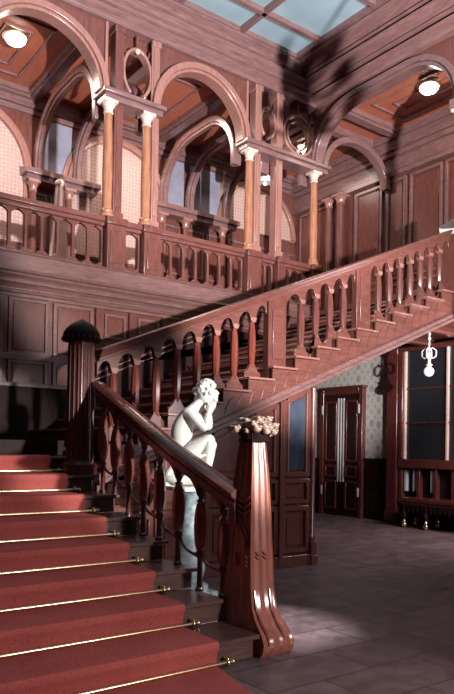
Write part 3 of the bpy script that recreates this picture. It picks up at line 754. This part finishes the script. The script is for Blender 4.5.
# upper railing
UR = thing('stair_railing', 'carved wooden railing of upper flight with flat lens-shaped balusters', 'railing', (6, YS+.1, 2.2))
def ur(x): return 2.44+.412*(x-3.01)     # top of the handrail
YR = YS+.1
m = MB(); prof = [(-.1, -.03), (-.105, .0-.012), (-.07, 0.), (.07, 0), (.105, -.012), (.1, -.03), (.07, -.06), (.055, -.09), (-.055, -.09), (-.07, -.06)]
vs = []; xsr = [3.1, XE]
for x in xsr: vs += [(x, YR+p[0], ur(x)+p[1]) for p in prof]
k = len(prof)
m.add(vs, [(j, (j+1) % k, k+(j+1) % k, k+j) for j in range(k)], True); m.add(vs, [tuple(range(k-1, -1, -1)), tuple(range(k, 2*k))])
m.prism([(3.1, ur(3.1)-.12), (XE, ur(XE)-.12), (XE, ur(XE)-.09), (3.1, ur(3.1)-.09)], 'y', YR-.045, YR+.045)
build('handrail', m, WOODH, UR, bevel=.004)
def tread_at(x):
    j = int(math.floor((x-3.16)/.371)); return TZ(max(j, 0)) if x > 3.16 else LAND
bal = [3.28, 3.545, 3.80, 4.07, 4.335, 4.60, 4.865, 5.13]
bal2 = [5.93, 6.19, 6.445, 6.70]; bal3 = [7.40, 7.63, 7.86, 8.09, 8.32, 8.55, 8.78]
segs = [(3.08, bal, 5.34), (5.65, bal2, 6.9), (7.2, bal3, XE)]
for xa, bl, xb in segs:
    # arched spandrel run beneath the handrail
    m = MB(); e = [xa]+bl+[xb]
    for a, b in zip(e[:-1], e[1:]):
        n = 12; pts = [(a, ur(a)-.12), (b, ur(b)-.12)]
        wa_, wb_ = (.045 if a != xa else .012), (.045 if b != xb else .012)
        pts.append((b, ur(b)-.27))
        for i in range(n+1):
            q = PI*i/n; cxm = (a+wa_+b-wb_)/2; rad = (b-wb_-a-wa_)/2
            xx = cxm+rad*math.cos(q); pts.append((xx, ur(xx)-.26+.115*math.sin(q)))
        pts.append((a, ur(a)-.27))
        m.prism(pts, 'y', YR-.03, YR+.03)
    build('arched_valance', m, WOODH, UR, bevel=.004)
    for x in bl:
        zb = tread_at(x-.1) if tread_at(x-.1) < tread_at(x+.1) else tread_at(x); zt = ur(x)-.25; z0 = tread_at(x+.09); zl = tread_at(x-.09)
        zb = min(z0, zl)
        # foot: ogee flare
        hgt = zt-z0
        L = [(-.105, 0), (-.1, .03), (-.07, .055), (-.045, .09), (-.032, .15)]
        mm = MB(); pts = [(x+L_[0], (zl if zl > x*0 else 0)+L_[1]) for L_ in L]
        top = z0+.16
        pl_ = [(x-.125, zl), (x-.118, zl+.06), (x-.08, zl+.085), (x-.05, zl+.13), (x-.03, max(zl, z0)+.17)]
        pr_ = [(x+.03, max(zl, z0)+.17), (x+.05, z0+.13), (x+.08, z0+.085), (x+.118, z0+.06), (x+.125, z0)]
        xr = None
        mid = []
        if z0 > zl+.01:
            j = int(math.floor((x+.09-3.16)/.371)); xr = TX(j)-.033
            mid = [(xr, z0), (xr, zl)]
        poly = pl_+pr_+mid
        mm.prism(poly, 'y', YR-.025, YR+.025)
        bo = build('baluster', MB().lathe((x, YR, max(zl, z0)+.1), [((zt-.03-max(zl, z0)-.1)*k/14, .016+.037*math.sin(PI*k/14)**.5) for k in range(15)], 8, 1.0, .95, PI/8), LENS if x < 5.2 else WOOD, UR)
        build('foot_board', mm, WOODH, bo, bevel=.003); mm = MB()
        mm.prism([(x-.028, zt-.06), (x+.028, zt-.06), (x+.045, zt-.02), (x+.046, zt+.0), (x-.046, zt+.0), (x-.045, zt-.02)], 'y', YR-.038, YR+.038)
        build('cap_block', mm, PINKW, bo, bevel=.003)
for xa, xb in ((5.35, 5.64), (6.91, 7.19)):
    zb0 = max(tread_at(xa), tread_at(xb-.02)); zb = min(tread_at(xa), tread_at(xb))
    j = int(math.floor((xb-3.16)/.371)); xr = TX(j)-.033
    poly = [(xa, tread_at(xa)), (xa, ur(xa)-.12), (xb, ur(xb)-.12), (xb, tread_at(xb-.001))]
    if xa < xr < xb: poly += [(xr, tread_at(xb-.001)), (xr, tread_at(xa))]
    m = MB().prism(poly, 'y', YR-.05, YR+.05)
    build('panel', m, WOOD, UR, bevel=.006)
    f = MB(); w = .045
    z0a, z1a = zb0+.05, ur(xa)-.2
    pts_o = [(xa+.03, z0a), (xb-.03, z0a), (xb-.03, ur(xb-.03)-.2), (xa+.03, ur(xa+.03)-.2)]
    pts = [(xa+.06, z0a+.04), (xb-.06, z0a+.04), (xb-.06, ur(xb-.06)-.24), (xa+.06, ur(xa+.06)-.24)]
    f.prism(pts, 'y', YR-.066, YR-.045)
    build('raised_field', f, WOODH, UR, bevel=.006)

# ------------------------------------------------------------------ panelling under the upper flight
PN = struct('wall_stair_panelling', MB().prism([(3.1, 0), (6.08, 0), (6.08, sb(6.08)), (3.1, sb(3.1))], 'y', YS+.06, YS+.12), WOOD)
base = MB().box(3.1, 6.08, YS+.0, YS+.07, 0, .14)
build('skirting', base, WOOD, PN, bevel=.008)
bays = [(3.2, 3.75), (3.82, 4.4), (4.47, 5.02), (5.09, 5.52), (5.6, 6.05)]
for a, b in bays:
    f1, f2 = MB(), MB(); y = YS+.06
    top = sb(a)-.04
    panel_x(f1, f2, a, b, .17, .76, y, .06, .045); panel_x(f1, f2, a, b, .79, 1.1, y, .05, .045)
    build('panel_frame', f1, WOOD, PN, bevel=.006); build('panel_field', f2, WOOD, PN, bevel=.006)
    g = MB(); w = .06; z0 = 1.13
    g.box(a, a+w, y-.045, y+.01, z0, sb(a)-.03).box(b-w, b, y-.045, y+.01, z0, sb(b-w)-.03).box(a+w, b-w, y-.045, y+.01, z0, z0+w)
    g.prism([(a+w, sb(a+w)-.03), (b-w, sb(b-w)-.03), (b-w, sb(b-w)-.09), (a+w, sb(a+w)-.09)], 'y', y-.045, y+.01)
    build('upper_frame', g, WOOD, PN, bevel=.005)
    gl = MB().prism([(a+w+.02, z0+w+.02), (b-w-.02, z0+w+.02), (b-w-.02, sb(b-w)-.12), (a+w+.02, sb(a+w)-.12)], 'y', y-.02, y)
    build('glass_pane' if a > 5.5 else 'panel_field', gl, GLASSB if a > 5.5 else WOOD, PN)
    gb = MB()
    for (x0, x1, zz0, zz1) in ((a+w, a+w+.02, z0+w, sb(a+w)-.09), (b-w-.02, b-w, z0+w, sb(b-w-.02)-.09)): gb.box(x0, x1, y-.055, y, zz0, zz1)
    build('bead', gb, PINKW, PN)
for x in (3.785, 4.435, 5.055, 5.56):
    build('stile', MB().box(x-.032, x+.032, YS-.01, YS+.06, 0, sb(x-.03)-.02), WOOD, PN, bevel=.008)
tm = MB().box(6.06, 6.17, YS-.03, YS+.14, 0, .12).box(6.065, 6.165, YS-.015, YS+.12, .12, .3).lathe((6.115, YS+.05, .3), [(0, .055), (.04, .06), (.07, .042), (1.2, .042), (1.97, .042)], 14)
struct('trim_6', tm, WOOD, bevel=.006)

# ------------------------------------------------------------------ lamps
def disc_lamp(x, y, label, r=.17):
    t = thing('ceiling_lamp', label, 'lamp', (x, y, CZ), 'glowing round ceiling lamps')
    build('rim', MB().lathe((x, y, CZ-.05), [(0, r+.01), (.01, r+.04), (.05, r+.05)], 24), BRASS, t)
    build('glass_dome', MB().lathe((x, y, CZ-.16), [(0, .01), (.01, r*.45), (.035, r*.75), (.07, r*.93), (.11, r)], 24), LAMP, t)
disc_lamp(3.63, 10.73, 'glowing round ceiling lamp seen through the left arch')
disc_lamp(9.99, 7.6, 'glowing round ceiling lamp seen through wide arch at right')
disc_lamp(9.92, 10.83, 'glowing round ceiling lamp seen inside the corner ring ornament', .13)
# added shadow caster, out of view, darkening the cornice corner
x, y = 6.1, 3.2
t = thing('shadow_chandelier', 'branched dark iron fitting added out of view to shade the cornice corner', 'shadow_chandelier', (x, y, 4.6))
build('chain', MB().tube([(x, y, 5.35), (x, y, 8.6)], .02), BLACKW, t)
build('stem', MB().lathe((x, y, 4.6), [(0, .02), (.05, .08), (.12, .05), (.3, .09), (.5, .04), (.75, .06)], 14), BLACKW, t)
build('bowl', MB().lathe((x, y, 4.72), [(0, .05), (.02, .14), (.08, .2), (.11, .21), (.12, .2), (.1, .19), (.04, .13), (.03, .04)], 24), BLACKW, t)
for k in range(8):
    a = PI/4*k; c, s = math.cos(a), math.sin(a); zt = 4.8 if k % 2 else 5.1; rr = .32 if k % 2 else .22
    build('arm', MB().tube([(x, y, zt), (x+c*rr*.5, y+s*rr*.5, zt-.1), (x+c*rr*.9, y+s*rr*.9, zt-.06), (x+c*rr, y+s*rr, zt+.04)], .02, 6).lathe((x+c*rr, y+s*rr, zt+.04), [(0, .05), (.03, .065), (.08, .06), (.18, .04)], 8), BLACKW, t)
# gallery pendant
x, y = 8.95, 10.9
t = thing('pendant_lamp', 'small white glass pendant lamp hanging behind the middle right columns', 'lamp', (x, y, 6.9))
build('rod', MB().tube([(x, y, 7.28), (x, y, 7.99)], .012), BRASS, t)
build('shade', MB().lathe((x, y, 6.98), [(0, .15), (.03, .16), (.1, .13), (.2, .06), (.3, .035)], 18), plain('white_glass_shade', (.75, .78, .85), .25), t)
build('bulb', MB().ball((x, y, 6.97), .045), SHADE, t)
# hall pendant
x, y = 8.4, 6.35
x, y = 9.6, 7.23
t = thing('pendant_lamp', 'ornate white pendant lamp with small globe hanging in side hall', 'lamp', (x, y, 2.8))
build('rose', MB().lathe((x, y, 3.56), [(0, .03), (.02, .07), (.06, .08)], 16), SILVER, t)
build('chain', MB().tube([(x, y, 3.16), (x, y, 3.57)], .014).ball((x, y, 3.38), .03).ball((x, y, 3.46), .026), SILVER, t)
am = MB()
for k in range(4):
    a = PI/2*k+.3; c, s = math.cos(a), math.sin(a)
    am.tube([(x, y, 3.18), (x+c*.06, y+s*.06, 3.22), (x+c*.12, y+s*.12, 3.17), (x+c*.12, y+s*.12, 3.08), (x+c*.07, y+s*.07, 3.04), (x+c*.03, y+s*.03, 3.08)], .013, 6)
am.lathe((x, y, 2.9), [(0, .03), (.03, .06), (.06, .03), (.14, .02), (.2, .035), (.26, .015)], 12)
build('scroll_arm', am, SILVER, t)
build('globe', MB().ball((x, y, 2.82), .085, 12), SHADE, t)

# ------------------------------------------------------------------ drapery in the gallery, lit object on side gallery
def drape(x, y, z0, z1, w, label):
    n = 26; m = MB(); vs = []
    for zi in range(9):
        tz = zi/8; z = z0+(z1-z0)*tz; ww = w*(1-tz*.75)
        for k in range(n+1):
            u = k/n-.5; vs.append((x+u*ww, y+.05*math.sin(k*PI/2.0)*(1-.4*tz), z))
    b = len(vs); vs += [(v[0], v[1]+.02, v[2]) for v in vs]
    for zi in range(8):
        for k in range(n):
            a = zi*(n+1)+k; m_ = (a, a+1, a+n+2, a+n+1); m.f.append(m_); m.sm.append(True); m.f.append(tuple(b+i for i in m_[::-1])); m.sm.append(True)
    m.v = vs
    t = thing('drape', label, 'curtain', (x, y, z0), 'pale gathered drapes in the gallery')
    build('cloth', m, CURT, t); build('top_knot', MB().ball((x, y+.01, z1+.02), w*.16, 8).ball((x-.05, y+.01, z1+.01), w*.1, 6).ball((x+.05, y+.01, z1+.01), w*.1, 6), CURT, t)
drape(4.78, 11.6, GF, 6.15, .5, 'pale gathered drape seen left of the leftmost golden column')
drape(5.82, 11.6, GF, 6.2, .5, 'pale gathered drape seen between the left pair of columns')
drape(3.42, 11.6, GF, 6.0, .5, 'pale gathered drape at left edge under the arch')
tag(build('shelf_block', MB().prism([(6.2, 4.95), (6.82, 4.95), (6.86, 5.12), (6.55, 5.2), (6.2, 5.27)], 'x', 9.3, 9.36), MARBLE, bevel=.01, loc=(9.33, 6.5, 4.95)), 'bright white slab beyond the handrail at right edge', 'slab')
tag(build('shelf_support', MB().box(9.28, 9.38, 6.2, 6.84, GF, 4.949), WOOD, bevel=.01, loc=(9.33, 6.5, GF)), 'wooden stand carrying the bright slab at right edge', 'stand')

# ------------------------------------------------------------------ statue on pedestal
SXc, SYc, SZ = 3.62, 5.45, 1.17
t = thing('statue_pedestal', 'grey blue marble baluster pedestal behind lower railing', 'pedestal', (SXc, SYc, 0))
build('plinth', MB().box(SXc-.2, SXc+.2, SYc-.2, SYc+.2, 0, .12), BLUEM, t, bevel=.01)
build('shaft', MB().lathe((SXc, SYc, .12), [(0, .18), (.05, .18), (.08, .12), (.2, .15), (.35, .13), (.8, .075), (.88, .085), (.92, .13), (.95, .14)], 20), BLUEM, t)
build('top_slab', MB().box(SXc-.2, SXc+.2, SYc-.2, SYc+.2, 1.07, 1.11), MARBLE, t, bevel=.01)
ST = thing('statue', 'white marble statue of a seated nude figure resting chin on hand', 'statue', (SXc, SYc, 1.11))
# statue faces image right: local frame u = screen right, w = towards the viewer
ST.scale = (1.13, 1.13, 1.13)
U = Vector((math.cos(math.radians(36.5)), -math.sin(math.radians(36.5)), 0)); W = Vector((-math.sin(math.radians(36.5)), -math.cos(math.radians(36.5)), 0))
def S(u, w, z): return Vector((SXc, SYc, 1.11))+U*u+W*w+Vector((0, 0, z))
def skin(name, verts, edges, radii, mat, parent, root=0, sub=2):
    org = origin_of(parent)
    me = bpy.data.meshes.new(name); me.from_pydata([tuple(Vector(v)-org) for v in verts], edges, [])
    o = bpy.data.objects.new(name, me); C.objects.link(o); o.parent = parent
    md = o.modifiers.new('skin', 'SKIN'); md.use_smooth_shade = True; md.branch_smoothing = .6
    lay = me.skin_vertices[0].data
    for i, r in enumerate(radii):
        rr = r if isinstance(r, tuple) else (r, r); lay[i].radius = rr
    lay[root].use_root = True
    sd = o.modifiers.new('sub', 'SUBSURF'); sd.levels = sub; sd.render_levels = sub
    me.materials.append(mat); return o
H = .0
V = [S(-.085, 0, .25), S(-.10, 0, .36), S(-.095, 0, .46), S(-.06, 0, .56), S(-.01, 0, .65), S(.045, .0, .705), S(.09, 0, .745),
     S(-.06, .08, .24), S(.165, .11, .425), S(.15, .10, .27), S(.135, .095, .11), S(.20, .095, .075),
     S(-.06, -.08, .24), S(.20, -.07, .37), S(.10, -.07, .22), S(.03, -.06, .09), S(.10, -.06, .07),
     S(-.02, .125, .63), S(.12, .15, .475), S(.14, .06, .63),
     S(-.0, -.11, .63), S(.15, -.08, .49), S(.145, -.02, .62)]
E_ = [(0, 1), (1, 2), (2, 3), (3, 4), (4, 5), (5, 6), (0, 7), (7, 8), (8, 9), (9, 10), (10, 11), (0, 12), (12, 13), (13, 14), (14, 15), (15, 16), (4, 17), (17, 18), (18, 19), (4, 20), (20, 21), (21, 22)]
Rr = [.145, .125, .11, .112, .088, .04, .042, .09, .062, .052, .032, .024, .09, .055, .048, .03, .022, .05, .04, .022, .047, .036, .022]
skin('body', V, E_, Rr, MARBLE, ST)
hd = MB()
hc = S(.115, 0, .80)
hd.ball(hc, .078, 14, sz=1.22, sx=1.0, sy=.95); 
fz = hc+U*.07
hd.ball(fz+Vector((0, 0, -.03)), .035, 8, sz=1.2); hd.tube([fz+U*.012+Vector((0, 0, .02)), fz+U*.034+Vector((0, 0, -.012)), fz+U*.016+Vector((0, 0, -.02))], [.007, .012, .008], 6)
for s in (-1, 1): hd.ball(fz+W*.028*s+U*-.002+Vector((0, 0, .018)), .012, 6); hd.ball(hc+W*.075*s+Vector((0, 0, -.01)), .018, 6, sz=1.5)
hd.ball(fz+U*.022+Vector((0, 0, -.04)), .012, 6, sz=.5, sx=1); hd.ball(fz+U*.015+Vector((0, 0, -.065)), .018, 6)
build('head', hd, MARBLE, ST)
hr = MB(); rr = random.Random(5)
for k in range(60):
    th = rr.uniform(0, 2*PI); ph = rr.uniform(-.15, 1.5)
    d = U*(math.cos(th)*math.cos(ph))+W*(math.sin(th)*math.cos(ph))+Vector((0, 0, math.sin(ph)))
    if d.dot(U) > .72 and d.z < .55: continue
    hr.ball(hc+Vector((d.x*.08, d.y*.08, d.z*.095)), .024, 6)
hr.ball(hc-U*.085+Vector((0, 0, .01)), .036, 8)
build('curly_hair', hr, MARBLE, ST)
def hand(base, dirs, spread, palm_r=.022, name='hand'):
    m = MB(); d = dirs.normalized(); s = spread.normalized(); nrm = d.cross(s)
    m.tube([base-d*.02, base, base+d*.035, base+d*.05], [.017, .022, .026, .02], 10)
    for k, (o, L) in enumerate(((-.024, .05), (-.008, .058), (.008, .055), (.023, .044))):
        p = base+d*.045+s*o; m.tube([p-d*.01, p+d*L*.45, p+d*L*.8+nrm*.012, p+d*L*.95+nrm*.026], [.0085, .008, .0075, .006], 6)
    p = base+d*.01-s*.02; m.tube([p, p-s*.022+d*.02, p-s*.028+d*.042], [.01, .009, .007], 6)
    return build(name, m, MARBLE, ST)
hand(S(.145, .052, .64), U*.25-W*.3+Vector((0, 0, 1)), U*1.0+W*.2)
hand(S(.15, -.022, .63), U*.35+W*.2+Vector((0, 0, 1)), U*1.0-W*.1)
rock = MB()
for (u, w, z, r) in ((-.07, 0, .09, .19), (-.12, .06, .07, .14), (.03, -.03, .05, .15), (-.08, -.07, .1, .13)): rock.ball(S(u, w, max(z, r*.45)), r, 10, sz=.45)
build('rock_seat', rock, MARBLE, ST)
dp = MB()
for k in range(5): dp.tube([S(-.20+.012*k, .13-.02*k, .01), S(-.18+.02*k, .15-.01*k, .12), S(-.10+.03*k, .15, .23), S(.0+.03*k, .14, .27)], [.02, .025, .022, .012], 8)
build('drapery', dp, MARBLE, ST)

# ------------------------------------------------------------------ camera
P = dict(f=680., yaw=math.radians(36.55), pi=math.radians(.57), ro=math.radians(.93), cy=439.3, h=1.5)
F = Vector((math.sin(P['yaw'])*math.cos(P['pi']), math.cos(P['yaw'])*math.cos(P['pi']), math.sin(P['pi'])))
Rv = Vector((math.cos(P['yaw']), -math.sin(P['yaw']), 0)); Uv = Rv.cross(F)
c, s = math.cos(P['ro']), math.sin(P['ro'])
R2 = Rv*c+Uv*s; U2 = -Rv*s+Uv*c
cam = bpy.data.cameras.new('camera'); co = bpy.data.objects.new('camera', cam); C.objects.link(co)
M = Matrix(((R2.x, U2.x, -F.x, 0), (R2.y, U2.y, -F.y, 0), (R2.z, U2.z, -F.z, P['h']), (0, 0, 0, 1)))
co.matrix_world = M
cam.sensor_fit = 'VERTICAL'; cam.sensor_height = 36; cam.lens = 36*P['f']/694
cam.shift_y = (P['cy']-347)/694; cam.clip_start = .05; cam.clip_end = 100
scene.camera = co

# ------------------------------------------------------------------ light
def area(name, loc, target, size, power, col, spot=None, blend=.5):
    if spot:
        d = bpy.data.lights.new(name, 'SPOT'); d.spot_size = math.radians(spot); d.spot_blend = blend; d.shadow_soft_size = size
    else:
        d = bpy.data.lights.new(name, 'AREA'); d.size = size
    d.energy = power; d.color = col
    o = bpy.data.objects.new(name, d); C.objects.link(o); o.location = loc
    o.rotation_euler = (Vector(target)-Vector(loc)).to_track_quat('-Z', 'Y').to_euler(); return o
area('key_lamp', (4.6, -.5, 3.1), (7.6, 9.5, 5.9), .05, 5600, (1, .95, .93), spot=58, blend=.3)
area('cornice_lamp', (4.45, -.9, 2.95), (6.6, 9.3, 8.6), .05, 7000, (.86, .91, 1), spot=52)
area('stair_lamp', (3.9, -1.2, 1.9), (2.6, 3.8, .0), .15, 720, (1, .92, .92), spot=38)
area('statue_fill', (4.4, -1.4, 2.3), (3.45, 4.6, 1.65), .08, 2900, (1, .98, .95), spot=17)  # added spot to brighten the statue, no fixture there
area('panel_fill', (6.8, 1.6, 2.3), (5.4, 6.3, 1.1), .3, 170, (1, .88, .9), spot=58, blend=1)  # added fill for the dark panelling under the stairs
area('floor_lamp', (5.2, 3.4, 3.4), (3.65, 4.4, 0), .1, 1500, (.92, .94, 1), spot=26, blend=1)
area('skylight', (3.5, 4, 8.5), (3.5, 4, 0), 7, 40, (.8, .85, 1))
for gx, pw in ((3.6, 50), (6.5, 60), (9.9, 22)): area('gallery_light', (gx, 11, 7.7), (gx, 11, 4), 1, pw, (1, .82, .7))
area('side_gallery_light', (10.1, 7.6, 7.7), (10.4, 7.6, 4), 1, 14, (1, .78, .68))
area('hall_light', (9.8, 5.2, 2.6), (10.1, 10, .8), 1.2, 150, (1, .92, .95))
w = bpy.data.worlds.new('world'); scene.world = w; w.use_nodes = True
w.node_tree.nodes['Background'].inputs[0].default_value = (.35, .33, .42, 1); w.node_tree.nodes['Background'].inputs[1].default_value = .15
vs_ = scene.view_settings; vs_.view_transform = 'Standard'; vs_.look = 'None'; vs_.gamma = 1; vs_.exposure = 0; vs_.use_curve_mapping = False
